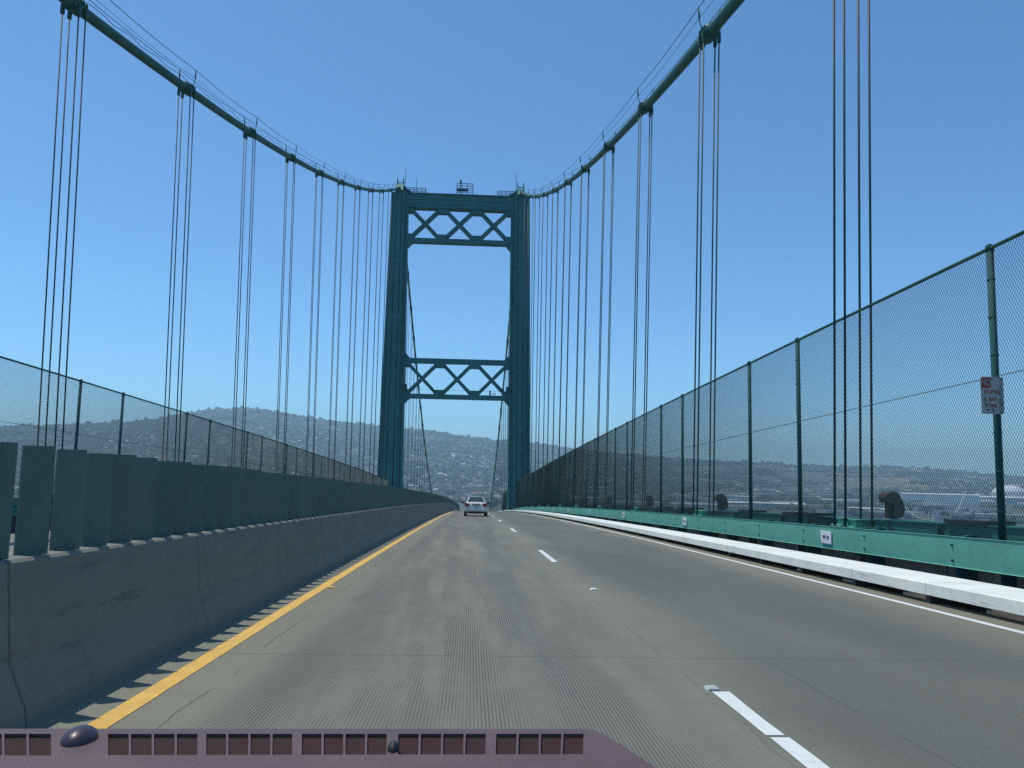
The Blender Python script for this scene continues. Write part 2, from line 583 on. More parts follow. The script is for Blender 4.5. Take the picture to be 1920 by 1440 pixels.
def safety_walk(side, label):
    t = thing('safety_walk', (mir(6.6, side), 12, zd(12)), label, 'walkway')
    s = S_R - LP * 4; n = 0
    while s < 200:
        e = s + LP / 6
        b = MB().sweep(prof([(6.10, .112), (6.10, .258), (6.112, .27), (6.98, .27), (6.98, .112)], side), s + .006, e - .006, 2)
        b.build('walk_plate', M['white'], t)
        b = MB(); z = zd(s)
        x0, x1 = sorted((mir(6.13, side), mir(6.9, side)))
        b.box(x0, x1, s - .045, s + .045, z - .398, z + .108)
        b.build('support_bracket', M['darksteel'], t)
        s = e; n += 1
safety_walk(1, 'white painted raised steel safety walk along the right edge of the road')

def guard_rail(side, label, s_from):
    t = thing('guard_rail', (mir(8.4, side), 12, zd(12)), label, 'guard rail')
    b = MB().sweep(prof([(8.34, .26), (8.34, .745), (8.325, .762), (8.44, .762), (8.44, .735), (8.36, .735), (8.36, .275), (8.44, .275), (8.44, .25), (8.325, .25)], side), s_from, 200, 2)
    b.build('rail_beam', M['green'], t)
    s = S_R - LP * 2 + .95; n = 0
    while s < 190:
        if s > s_from:
            z = zd(s)
            if n < 100:
                if s < 90:
                    for h in (.36, .62):
                        bb = MB(); bb.smooth = True
                        bb.tube([(mir(8.337, side), s, z + h), (mir(8.31, side), s, z + h)], .022, 6)
                        bb.build('rail_bolt', M['dkgreen'], t)
                bb = MB().prism([(mir(8.37, side), z + .28), (mir(8.37, side), z + .72), (mir(8.62, side), z + .79), (mir(8.75, side), z + .79), (mir(8.75, side), z - .39), (mir(8.5, side), z - .39)], 'y', s - .05, s + .05)
                bb.build('rail_post', M['dkgreen'], t)
            n += 1
        s += LP / 4
    return t
guard_rail(1, 'long light green steel guard rail with white number plates on the right of the road', S_R - LP * 3)

def girder(side, label):
    t = thing('edge_girder', (mir(9.7, side), 12, zd(12)), label, 'girder')
    b = MB().sweep(prof([(9.50, .30), (9.50, .92), (9.46, .92), (9.46, .945), (10.1, .945), (10.1, .92), (10.06, .92), (10.06, .30)], side), S0, 300, 3)
    b.build('web_beam', M['girder'], t)
    b = MB().sweep(prof([(9.53, -.39), (9.53, .297), (10.03, .297), (10.03, -.39)], side), S0, 300, 3)
    b.build('shade_lower_web', M['darksteel'], t)  # girder foot coloured dark to paint in the shade beneath the rail
    for j in range(2):            # sagging service cables along the web
        b = MB(); b.smooth = True
        pts = []
        s = -10.0
        while s < 120:
            ph = (s - S_R) / (LP / 3)
            pts.append((mir(9.47, side), s, zd(s) + .70 - .2 * j - .07 * abs(math.sin(math.pi * ph)) + .03 * noise.noise((s * .6, j * 7, 1))))
            s += .35
        b.tube(pts, .011, 5)
        b.build('service_cable', M['black'], t)
    for k in range(-1, NPAN):
        for off, ln in ((-8.9, 1.5), (-4.6, 1.3), (2.9, 1.2)):
            s0 = S_R + LP * k + off
            b = MB().sweep(prof([(9.42, .952), (9.42, 1.02), (10.0, 1.02), (10.0, .952)], side), s0, s0 + ln, 1)
            b.build('cover_plate', M['darksteel'], t)
        for off in (-10.5, -7.4, -3.1, .9):
            s0 = S_R + LP * k + off
            z = zd(s0)
            b = MB().box(*sorted((mir(9.38, side), mir(9.497, side))), s0 - .015, s0 + .015, z + .30, z + .91)
            b.build('web_stiffener', M['girder'], t)
        s0 = S_R + LP * k + 1.7
        b = MB()
        z = zd(s0)
        for q in range(9):
            b.box(*sorted((mir(9.36, side), mir(9.40, side))), s0 + q * .17, s0 + q * .17 + .05, z + .70, z + .93)
        b.box(*sorted((mir(9.355, side), mir(9.49, side))), s0 - .05, s0 + 1.46, z + .665, z + .695)
        b.build('splice_comb', M['dkgreen'], t)
    return t
girder(1, 'deep green edge girder with draped cables behind the right guard rail')
girder(-1, 'deep green edge girder at the far left side of the bridge')

# planks lying between the walk and the girder (near right)
for (x0, x1, s0, s1, lab) in ((7.45, 7.75, 9.1, 10.0, 'long grey plank end showing under the guard rail near the frame edge'), (7.5, 7.8, 10.8, 11.5, 'short grey plank under the guard rail below the parking sign'), (7.6, 8.0, 13.2, 13.9, 'reddish grey plank end under the guard rail beside the nearest number plate')):
    z = zd(s0)
    b = MB().box(x0, x1, s0, s1, z - .39, z + .07)
    tag(b.build('wood_block', M['grey'], origin=((x0 + x1) / 2, s0, z), bevel=.01), lab, 'wood block', 'wood blocks under the rail')

# panel point plates
for i in range(11):
    s = S_R - .38 + LP * i
    z = zd(s)
    n = 59 + i
    t = thing('number_plate', (8.318, s, z + .5), ('white plate reading PP-59 on the green guard rail, largest and nearest of its row' if i == 0 else
              'small white plate on the guard rail, the %s one counting away from the PP-59 plate' % ORD[i - 1]), 'number plate', 'white plates on the guard rail')
    b = MB().box(8.306, 8.324, s - .275, s + .275, z + .36, z + .645)
    b.build('plate_sheet', M['plate'], t, bevel=.004)
    xf = Matrix.Translation((-.016, 0, .0)) @ Matrix(((0, 0, -1, 0), (-1, 0, 0, 0), (0, 1, 0, 0), (0, 0, 0, 1)))
    text_mesh('PP-%d' % n, .125, M['black'], t, xf, sx=1.15)

# ------------------------------------------------------------------ floodlights on the girder
def flood_lamp(i):
    s = S_R + LP * i - 1.05
    z = zd(s) + .945
    t = thing('flood_lamp', (9.55, s, z), ('dark brown hooded floodlight numbered 59 on the girder beside the nearest rope set' if i == 0 else
              'dark hooded floodlight on the right girder, the %s beyond the one numbered 59' % ORD[i - 1]), 'floodlight', 'floodlights along the girder')
    # hood: curved shell leaning back towards the road
    b = MB(); b.smooth = False
    pr = [(-.25, .50), (-.22, .58), (-.10, .64), (.0, .65), (.10, .60), (.19, .45), (.24, .25), (.20, .08), (.03, .03), (-.02, .03), (-.02, .39), (-.20, .37)]
    b.prism([(9.55 + x * .95, z + h) for x, h in pr], 'y', s - .17, s + .17)
    b.build('lamp_housing', M['lamp'], t, bevel=.025)
    b = MB().box(9.40, 9.515, s - .10, s + .02, z + .031, z + .38)
    b.build('lamp_bracket', M['darksteel'], t)
    b = MB().box(9.40, 9.75, s - .14, s + .14, z + .002, z + .03)
    b.build('base_plate', M['cord'], t)
    b = MB(); b.smooth = True
    b.tube([(9.80, s - .1, z + .30), (9.83, s - .16, z + .24), (9.87, s - .30, z + .14), (9.93, s - .50, z + .06), (10.0, s - .75, z + .03), (10.02, s - 1.05, z + .02)], .014, 6)
    b.build('power_cord', M['cord'], t)
    if i < 2:
        xf = Matrix(((1, 0, 0, 0), (0, 0, -1, 0), (0, 1, 0, 0), (0, 0, 0, 1)))
        for ch, x, h, ro in (('5', -.02, .56, -.3), ('9', .10, .46, -.3)) if i == 0 else (('6', -.02, .56, -.3), ('0', .10, .46, -.3)):
            text_mesh(ch, .15, M['grey'], t, Matrix.Translation((x, -.173, h)) @ xf @ Matrix.Rotation(ro, 4, 'Z'))
for i in range(11):
    flood_lamp(i)

# ------------------------------------------------------------------ chain link fences
def fence(side, label, fx, top, s_first, s_off, s_beg, s_end):
    t = thing('chain_link_fence', (fx, 14, zd(14) + .9), label, 'fence')
    b = MB(); b.smooth = True
    pts = []
    s = s_beg
    while s <= s_end:
        pts.append((fx, s, zd(s) + top)); s += 2
    b.tube(pts, .036, 8)
    b.build('top_rail', M['cable'], t)
    b = MB()
    b.tube([(p[0] - .01, p[1], p[2] - (top - 3.55)) for p in pts], .008, 4)
    b.build('tension_wire', M['wire'], t)
    k = -2
    while True:
        done = False
        for o in s_off:
            s = s_first + LP * k + o
            if s > s_end:
                done = True
                break
            if s < s_beg:
                continue
            z = zd(s)
            b = MB(); b.smooth = True
            r = .062
            b.tube([(fx, s, z - .2), (fx, s, z + top - .03)], r, 10)
            b.tube([(fx, s, z + top - .05), (fx, s, z + top + .05), (fx, s, z + top + .085)], [r * 1.15, r * 1.1, .02], 10)
            for q in range(7):
                zz = z + 1.2 + q * .68
                b.tube([(fx, s, zz), (fx, s, zz + .02)], r + .008, 10)
            p = b.build('fence_post', M['dkgreen'], t)
            b = MB().box(fx - .12, fx + .16, s - .09, s + .09, z - .35, z + .62)
            b.build('post_bracket', M['darksteel'], p)
        if done:
            break
        k += 1
    # woven mesh: two families of diagonal wires
    b = MB()
    z0, z1 = .72, top - .02
    pitch = .072
    r = .0040
    hgt = z1 - z0
    dz = 1.45                     # the diamonds are taller than wide
    run = hgt / dz
    tri = [(0, r), (r * .87, -r * .5), (-r * .87, -r * .5)]
    s = s_beg - run
    while s < s_end:
        for sg in (1, -1):
            sa, sb = (s, s + run) if sg > 0 else (s + run, s)
            h0, h1 = z0, z1
            # clip at the ends
            lo, hi = s_beg, s_end
            def clip(sa, h0, sb, h1):
                pts_ = []
                for (a, ha, c, hc) in ((sa, h0, sb, h1), (sb, h1, sa, h0)):
                    if a < lo:
                        tt = (lo - a) / (c - a); a, ha = lo, ha + (hc - ha) * tt
                    elif a > hi:
                        tt = (a - hi) / (a - c); a, ha = hi, ha + (hc - ha) * tt
                    pts_.append((a, ha))
                return pts_
            (a, ha), (c, hc) = clip(sa, h0, sb, h1)
            if abs(a - c) < .05:
                continue
            za, zc = zd(a) + ha, zd(c) + hc
            dxo = .003 * sg
            vs = [(fx + dxo + tx, a + tz * .8, za - tz * sg * .6) for tx, tz in tri] + [(fx + dxo + tx, c + tz * .8, zc - tz * sg * .6) for tx, tz in tri]
            b.add(vs, [(0, 1, 4, 3), (1, 2, 5, 4), (2, 0, 3, 5)])
        s += pitch
    b.build('wire_mesh', M['wire'], t)
    return t
fence(1, 'tall green chain-link fence along the right side, with a parking sign on its nearest post', 9.15, 5.86, S_R, (3.1, 7.1), 1.0, 235.0)
fence(-1, 'tall green chain-link fence beyond the median paddles on the left side', -16.13, 5.71, S_L, (1.9, 6.0), 12.0, 225.0)

# ------------------------------------------------------------------ parking sign
PS = S_R + LP * -1 + 7.1
sx_, sz_ = 9.03, zd(PS) + 3.21
SY = PS - .075
t = thing('parking_sign', (sx_, SY, sz_), 'weathered white and red no stopping any time sign on the nearest right fence post', 'sign')
def rrect(w_, h_, r, n=5):
    out = []
    for cx, cz, a0 in ((w_ / 2 - r, h_ / 2 - r, 0), (-w_ / 2 + r, h_ / 2 - r, 90), (-w_ / 2 + r, -h_ / 2 + r, 180), (w_ / 2 - r, -h_ / 2 + r, 270)):
        for i in range(n + 1):
            a = math.radians(a0 + 90 * i / n)
            out.append((cx + r * math.cos(a), cz + r * math.sin(a)))
    return out
b = MB().prism([(sx_ + x, sz_ + z) for x, z in rrect(.41, .65, .045)], 'y', SY - .004, SY + .004)
b.build('sign_sheet', M['signface'], t)
b = MB().prism([(sx_ - .197, sz_ + .13), (sx_ - .025, sz_ + .13), (sx_ - .025, sz_ + .31), (sx_ - .165, sz_ + .31), (sx_ - .197, sz_ + .28)], 'y', SY - .0065, SY - .0045)
b.build('red_block', M['red'], t)
XF = Matrix(((1, 0, 0, 0), (0, 0, -1, 0), (0, 1, 0, 0), (0, 0, 0, 1)))
for tx, size, x, z, mm, sxx in (('NO', .165, -.112, .218, M['signface'], .62), ('STOPPING', .105, 0, .055, M['red'], .60), ('ANY', .10, 0, -.075, M['red'], .75), ('TIME', .10, 0, -.19, M['red'], .75)):
    text_mesh(tx, size, mm, t, Matrix.Translation((x, -.0085, z)) @ XF, ext=.001, sx=sxx)
b = MB()
for pts in ([(-.15, -.08), (-.12, -.03), (-.13, -.10), (-.15, -.14), (-.10, -.17), (-.09, -.14), (-.14, -.22)], [(.10, -.08), (.16, -.06), (.11, -.12), (.17, -.13), (.13, -.19), (.18, -.15)], [(-.12, -.25), (-.06, -.24), (-.11, -.28)], [(-.02, -.23), (.02, -.26), (0, -.29)]):
    b.tube([(sx_ + x, SY - .005, sz_ + z) for x, z in pts], .007, 5)
b.build('graffiti', M['black'], t)
b = MB(); b.smooth = True
for z in (.285, -.285):
    b.tube([(sx_, SY - .004, sz_ + z), (sx_, SY - .013, sz_ + z)], .012, 8)
b.build('sign_bolt', M['black'], t)
b = MB().box(sx_ - .02, sx_ + .15, SY + .004, SY + .02, sz_ - .02, sz_ + .02)
b.build('sign_clamp', M['darksteel'], t)

# ------------------------------------------------------------------ main cables and hangers
def main_cable(side, label):
    t = thing('main_cable', (xcable(0, side), 0, zcable(0)), label, 'bridge cable')
    b = MB(); b.smooth = True
    pts = []
    s = -70.0
    while s <= TS - 1:
        pts.append((xcable(s, side), s, zcable(s))); s += 2
    pts.append((xcable(TS, side), TS, zcable(TS) + .15))
    s = TS + 2
    while s < TS + 232:
        pts.append((xcable(s, side), s, zback(s))); s += 3
    b.tube(pts, .235, 14)
    b.build('cable_strand', M['cable'], t)
    first = S_R if side > 0 else S_L
    st = []
    for k in range(-3, NPAN + 1):
        s = first + LP * k
        if s > TS - 4:
            continue
        st.append(s)
        x, z = xcable(s, side), zcable(s)
        d = Vector((0, 1, .151 + .00156 * s)).normalized()
        c = Vector((x, s, z))
        b = MB(); b.smooth = False
        b.tube([c - d * .52, c - d * .40, c + d * .40, c + d * .52], [.27, .335, .335, .27], 12)
        upn = Vector((0, -d.z, d.y))
        for q in (-.36, -.12, .12, .36):
            for e in (-1, 1):
                b.tube([c + d * q + Vector((e * .33, 0, 0)) - upn * .14, c + d * q + Vector((e * .33, 0, 0)) + upn * .20], .035, 5)
            b.tube([c + d * q + upn * .30 + Vector((-.12, 0, 0)), c + d * q + upn * .30 + Vector((.12, 0, 0))], .05, 5)
        for q in (-.28, .28):
            for e in (-1, 1):
                b.box(c.x + e * .322 - .06, c.x + e * .322 + .06, s + q - .07, s + q + .07, z + q * d.z - .48, z + q * d.z - .1)
        b.build('cable_band', M['cable'], t)
        for e in (-1, 1):
            b = MB(); b.smooth = True
            p0 = c + Vector((e * .30, .0, .1))
            b.tube([p0, p0 + Vector((e * .12, .02, .45)), p0 + Vector((e * .14, -.03, .62)), p0 + Vector((e * .16, 0, 1.05))], [.022, .022, .045, .022], 6)
            b.build('hand_rope_post', M['dkgreen'], t)
    for e in (-1, 1):
        for hh, rr in ((1.12, .017), (.62, .010)):
            b = MB(); b.smooth = True
            pts = []
            s = -60.0
            while s < TS - 3:
                k0 = (s - first) / LP
                sag = .10 * (1 - (2 * (k0 - math.floor(k0)) - 1) ** 2)
                pts.append((xcable(s, side) + e * .46, s, zcable(s) + hh - sag)); s += 1.5
            b.tube(pts, rr, 5)
            b.build('hand_rope', M['rope'], t)
    # loose electric line lying along the cable
    b = MB(); b.smooth = True
    pts = []
    s = -40.0
    while s < TS - 4:
        k0 = (s - first) / LP * 2
        pts.append((xcable(s, side) + .16, s, zcable(s) + .30 + .16 * math.sin(math.pi * 2 * k0) ** 2)); s += 1.0
    b.tube(pts, .015, 5)
    b.build('electric_line', M['rope'], t)
    # same bands down the side span
    for k in range(1, 17):
        s = TS + 6 + LP * (k - .5)
        if s < TS + 225:
            c = Vector((xcable(s, side), s, zback(s)))
            d = Vector((0, 1, -.50 + .0013 * (s - TS))).normalized()
            b = MB().tube([c - d * .5, c + d * .5], .33, 10)
            b.build('cable_band', M['cable'], t)
    return t
main_cable(1, 'thick green main cable sweeping from the upper right down to the right tower leg')
main_cable(-1, 'thick green main cable sweeping from the upper left corner to the left tower leg')

SIDE = {1: 'right', -1: 'left'}
def hanger(side, s, zc, label, group, near, xb):
    xt = xcable(s, side)
    zb = zd(s) + .75
    t = thing('suspender_hanger', (xb, s, zb), label, 'suspender ropes', group)
    slope = .151 + .00156 * s if s < TS else -.50 + .0013 * (s - TS)
    for a in (-.28, .28):
        for e in (-.322, .322):
            b = MB(); b.smooth = True
            b.tube([(xb + e, s + a, zb), (xt + e, s + a, zc + a * slope - .30)], .031, 6)
            b.build('rope', M['rope'], t)
    if near:
        for a in (-.33, .33):
            b = MB().box(xb - .24, xb + .25, s + a - .22, s + a + .22, zb - .62, zb - .02)
            p = b.build('socket_box', M['darksteel'], t)
            b = MB().box(xb - .28, xb + .28, s + a - .27, s + a + .27, zb - .02, zb + .02)
            b.box(xb - .16, xb + .16, s + a - .14, s + a + .14, zb + .021, zb + .16)
            b.box(xb - .20, xb + .20, s + a - .17, s + a + .17, zb + .161, zb + .19)
            for q in (-.2, .2):
                b.tube([(xb - .2, s + a + q, zb + .02), (xb - .2, s + a + q, zb + .10)], .028, 6)
            b.build('socket_cap', M['green'], p)
    return t
for side in (1, -1):
    first = S_R if side > 0 else S_L
    for k in range(-1, NPAN + 1):
        s = first + LP * k
        if s > TS - 6 or s < 8:
            continue
        vis = k if side > 0 else k - 1
        if vis < 0:
            continue
        lab = '%s set of four dark suspender ropes from the near end under the %s main cable' % (ORD[vis], SIDE[side])
        hanger(side, s, zcable(s), lab, 'suspender rope sets of the main span', side > 0, 9.15 if side > 0 else -16.13)
    for k in range(1, 17):
        s = TS + 6 + LP * (k - .5)
        if s > TS + 215:
            break
        if side > 0:
            lab = 'thin rope set of the side span, seen through the tower beside its right leg'
        else:
            lab = 'thin rope set of the side span, seen through the tower beside its left leg'
        hanger(side, s, zback(s), lab, 'rope sets of the side span beyond the tower, %s' % SIDE[side], False, 9.15 if side > 0 else -16.13)

# ------------------------------------------------------------------ suspension tower
t = thing('suspension_tower', (-3.5, TS, -64), 'tall dark green steel suspension tower with X-braced portal straddling the road', 'bridge tower')
zdk = -6.7
def xin(side, z):
    return (7.36 - .0093 * (z + .3)) if side > 0 else (-13.62 - .0137 * (z + .7))
def xout(side, z):
    return (11.76 - .0182 * (z + .2)) if side > 0 else (-18.57 + .0114 * (z + 1.3))
HALF = [(0, .50), (.10, .50), (.10, .30), (.125, .30), (.125, .62), (.22, .62), (.22, .80), (.34, .80), (.34, .35), (.375, .35), (.375, .80), (.625, .80), (.625, .35), (.66, .35), (.66, .80), (.78, .80), (.78, .62), (.875, .62), (.875, .30), (.90, .30), (.90, .50), (1, .50)]
PROF = [(u, -v) for u, v in HALF] + [(u, v) for u, v in HALF[::-1]]
def leg(side):
    b = MB()
    zs = [-64, -30, -10, 4, 15, 27, 38, 48, 58.2]
    n = len(PROF)
    vs, fs = [], []
    for z in zs:
        a, c = xin(side, z), xout(side, z)
        dep = 4.6 - .02 * (z + 6)
        for u, v in PROF:
            vs.append((a + (c - a) * u, TS + v * dep / 1.6, z))
    for i in range(len(zs) - 1):
        for q in range(n):
            q2 = (q + 1) % n
            fs.append([i * n + q, i * n + q2, (i + 1) * n + q2, (i + 1) * n + q])
    fs.append(list(range(n))[::-1]); fs.append([(len(zs) - 1) * n + q for q in range(n)])
    b.add(vs, fs)
    o = b.build('tower_leg', M['tower'], t)
    b = MB()
    for z in (-2, 9.5, 21, 32, 43.5, 53):      # horizontal field splices
        for q in (.25, .61):
            a, c = xin(side, z), xout(side, z)
            x0, x1 = a + (c - a) * (q - .02), a + (c - a) * (q + .15)
            yy = TS - .80 * (4.6 - .02 * (z + 6)) / 1.6
            b.box(min(x0, x1), max(x0, x1), yy - .05, yy + .03, z - .3, z + .3)
    b.build('splice_plate', M['tower'], o)
    # saddle housing on top
    cx = 8.8 if side > 0 else -16.2
    b = MB()
    b.prism([(TS - 2.4, 58.2), (TS + 2.4, 58.2), (TS + 1.4, 59.2), (TS + .5, 60.1), (TS - .5, 60.1), (TS - 1.4, 59.2)], 'x', cx - .75, cx + .75)
    for e in (-1, 1):
        b.box(cx + e * .62 - .09, cx + e * .62 + .09, TS - .4, TS + .4, 60.1, 61.2)
        b.tube([(cx + e * .62, TS, 61.2), (cx + e * .62, TS, 61.75)], .06, 6)
    b.box(cx - .55, cx + .55, TS - .1, TS + .1, 60.5, 60.62)
    b.build('cable_saddle', M['tower'], o)
    b = MB().prism([(cx - .9 if side > 0 else cx + .9, 58.21), (cx - 3.0 if side > 0 else cx + 3.0, 58.21), (cx - 1.3 if side > 0 else cx + 1.3, 59.3), (cx - .75 if side > 0 else cx + .75, 60.0)][::1], 'y', TS - .5, TS + .5)
    b.build('saddle_gusset', M['tower'], o)
    b = MB(); b.smooth = True
    b.tube([(cx - side * 1.0 if side < 0 else cx - 1.0, TS - .6, 58.2), (cx + 1.0 if side < 0 else cx - 1.0, TS - .6, 63.6)], [.07, .045], 6)
    b.build('mast', M['dkgreen'], o)
    return o
for side in (-1, 1):
    leg(side)
YA, YB = TS - .95, TS + .95
b = MB()
xa, xb = xin(-1, 56), xin(1, 56)
b.box(xa - 1, xb + 1, YA, YB, 55.05, 58.2)
b.box(xa - .9, xb + .9, YA - .08, YA - .002, 56.85, 57.0)
b.box(xa - .9, xb + .9, YA - .08, YA - .002, 55.95, 56.07)
b.box(xa - 1, xb + 1, YA - .25, YA - .002, 58.0, 58.2)
b.box(xa - 1, xb + 1, YA - .25, YA - .002, 55.05, 55.2)
b.build('portal_beam', M['tower'], t)

def truss(zb0, zb1, zt0, zt1, own_top):
    """bottom chord zb0..zb1, top chord zt0..zt1, three X braces and gussets between"""
    xl, xr = xin(-1, zb1) - .3, xin(1, zb1) + .3
    if own_top:
        bb = MB().box(xl - .2, xr + .2, YA + .1, YB - .1, zt0, zt1)
        bb.build('truss_chord', M['tower'], t)
    bb = MB().box(xl - .2, xr + .2, YA + .1, YB - .1, zb0, zb1)
    bb.build('truss_chord', M['tower'], t)
    x0, x1 = xin(-1, (zb1 + zt0) / 2), xin(1, (zb1 + zt0) / 2)
    wd = (x1 - x0) / 3
    for i in range(3):
        a, c = x0 + wd * i, x0 + wd * (i + 1)
        mx, mz = (a + c) / 2, (zb1 + zt0) / 2
        bb = MB()
        ln = Vector((c - a, 0, zt0 - zb1)).normalized()
        bb.bar((a + .42, TS, zb1 - .05), (c - .42, TS, zt0 + .05), 0.63, 1.5, (0, 1, 0))
        bb.build('diagonal_brace', M['tower'], t)
        bb = MB()
        bb.bar((a + .42, TS, zt0 + .05), (c - .42, TS, zb1 - .05), 0.63, 1.44, (0, 1, 0))
        bb.build('diagonal_brace', M['tower'], t)
    for i in range(4):
        x = x0 + wd * i
        lo = x - 1.1 if i else x - .3
        hi = x + 1.1 if i < 3 else x + .3
        lo2 = x - 1.1 if i else x - .3
        hi2 = x + 1.1 if i < 3 else x + .3
        bb = MB().prism([(lo2, zb1 - .02), (hi2, zb1 - .02), (hi, zb1 + .85), (lo, zb1 + .85)], 'y', YA + .06, YB - .06)
        bb.build('gusset_plate', M['tower'], t)
        bb = MB().prism([(lo2, zt0 + .02), (hi2, zt0 + .02), (hi, zt0 - .85), (lo, zt0 - .85)], 'y', YA + .06, YB - .06)
        bb.build('gusset_plate', M['tower'], t)
truss(47.85, 48.75, 55.05, 58, False)
truss(15.7, 16.6, 22.9, 23.85, True)
def haunch(z, dz):
    for side in (-1, 1):
        x = xin(side, z)
        bb = MB().prism([(x + side * .4, z), (x - side * 1.0, z), (x, z + dz), (x + side * .4, z + dz)], 'y', YA + .08, YB - .08)
        bb.build('corner_haunch', M['tower'], t)
haunch(47.86, -1.15); haunch(15.71, -1.15); haunch(23.84, 1.15)
def railing(x0, x1, z0, h, rows, posts):
    bb = MB()
    y = TS - .8
    for i in range(posts + 1):
        x = x0 + (x1 - x0) * i / posts
        bb.box(x - .055, x + .055, y - .05, y + .05, z0, z0 + h)
    for i in range(rows):
        z = z0 + h * (i + 1) / rows
        bb.box(x0, x1, y - .04, y + .04, z - .11, z - .005)
    for e in (x0, x1):
        for i in range(rows):
            z = z0 + h * (i + 1) / rows
            bb.box(e - .04, e + .04, y + .06, y + 1.6, z - .10, z - .01)
        bb.box(e - .05, e + .05, y + 1.55, y + 1.65, z0, z0 + h)
    return bb.build('railing', M['dkgreen'], t)
railing(-15.0, -10.9, 58.2, 1.15, 3, 5)
railing(4.0, 7.4, 58.2, 1.15, 3, 4)
railing(-4.5, -1.15, 58.2, 2.45, 5, 3)
bb = MB().box(-4.45, -2.2, TS - .75, TS + .4, 59.3, 59.5)
bb.build('beacon_platform', M['dkgreen'], t)
bb = MB(); bb.smooth = True
bb.tube([(-3.75, TS - .4, 58.2), (-3.75, TS - .4, 61.0)], .10, 8)
bb.tube([(-3.75, TS - .4, 60.7), (-3.75, TS - .4, 61.1), (-3.75, TS - .4, 61.5), (-3.75, TS - .4, 61.6)], [.14, .2, .17, .04], 8)
bb.build('beacon', M['dkgreen'], t)
bb = MB(); bb.smooth = True
bb.tube([(-12.9, TS - .4, 58.2), (-12.9, TS - .4, 61.5)], [.06, .04], 6)
bb.build('mast', M['dkgreen'], t)
for side in (-1, 1):
    x = xin(side, 18)
    bb = MB().box(x - .32 - side * .25, x + .32 - side * .25, TS - 1.9, TS - 1.2, 17.2, 18.4)
    bb.build('lantern_box', M['dkgreen'], t, bevel=.1)
bb = MB().box(3.22, 3.5, TS - 1.0, TS - .75, 16.6, 17.4)
bb.sphere((3.36, TS - .9, 17.5), .17, 8, 6)
bb.build('strut_beacon', M['black'], t)
for x in (3.85, 4.35):
    bb = MB().prism([(x - .16, 16.75), (x + .05, 16.7), (x + .2, 17.05), (x - .02, 17.2)], 'y', TS - 1.0, TS - .7)
    bb.box(x - .04, x + .04, TS - .9, TS - .82, 16.6, 16.8)
    bb.build('strut_floodlight', M['plate'], t)
bb = MB().box(xin(-1, 17), xin(1, 17), TS - .93, TS - .90, 17.45, 17.49)
bb.build('lifeline', M['rope'], t)

# ------------------------------------------------------------------ car ahead
CX, CS = .41, 59.6
cz = zd(CS)
t = thing('car', (CX, CS, cz), 'silver sedan driving ahead in the left lane at the crest of the bridge', 'car')
sl_ = G0 - IR * CS
def C(x, y, z):
    return (CX + x, CS + y, cz + z + sl_ * y)
def loft(rings, n=20, pw=3.2):
    b = MB(); b.smooth = True
    vs, fs = [], []
    for (y, zl, zh, hwid) in rings:
        zc, hh = (zl + zh) / 2, (zh - zl) / 2
        for k in range(n):
            a = 2 * math.pi * (k + .5) / n
            ca, sa = math.cos(a), math.sin(a)
            vs.append(C(hwid * math.copysign(abs(ca) ** (2 / pw), ca), y, zc + hh * math.copysign(abs(sa) ** (2 / pw), sa)))
    for i in range(len(rings) - 1):
        for k in range(n):
            k2 = (k + 1) % n
            fs.append([i * n + k, i * n + k2, (i + 1) * n + k2, (i + 1) * n + k])
    fs.append(list(range(n))[::-1]); fs.append([(len(rings) - 1) * n + k for k in range(n)])
    return b.add(vs, fs)
b = loft([(0.0, .33, .62, .70), (.04, .27, .95, .80), (.15, .24, 1.02, .855), (.6, .20, 1.05, .875), (1.4, .19, 1.0, .88), (2.6, .19, .98, .88), (3.4, .2, .93, .87), (4.1, .22, .80, .82), (4.4, .28, .62, .72), (4.46, .32, .5, .6)], 24, 4.0)
body = b.build('body', M['carpaint'], t)
b = MB()
lo = [(-.72, .55, 1.0), (.72, .55, 1.0), (.80, 3.25, .95), (-.80, 3.25, .95)]
hi = [(-.535, 1.25, 1.43), (.535, 1.25, 1.43), (.545, 2.3, 1.43), (-.545, 2.3, 1.43)]
b.add([C(*p) for p in lo + hi], [(0, 1, 5, 4), (1, 2, 6, 5), (2, 3, 7, 6), (3, 0, 4, 7), (4, 5, 6, 7), (3, 2, 1, 0)])
b.build('cabin', M['carpaint'], t, bevel=.08, seg=3)
def quad_on(a, c2, d, e, off, name, mat):
    A, B_, D, E = (Vector(C(*p)) for p in (a, c2, d, e))
    n = (B_ - A).cross(E - A).normalized() * off
    b = MB().add([A, B_, D, E, A + n, B_ + n, D + n, E + n], [(0, 3, 2, 1), (4, 5, 6, 7), (0, 1, 5, 4), (1, 2, 6, 5), (2, 3, 7, 6), (3, 0, 4, 7)])
    return b.build(name, mat, t)
quad_on((-.62, .62, 1.055), (.62, .62, 1.055), (.47, 1.155, 1.385), (-.47, 1.155, 1.385), .035, 'rear_window', M['carglass'])
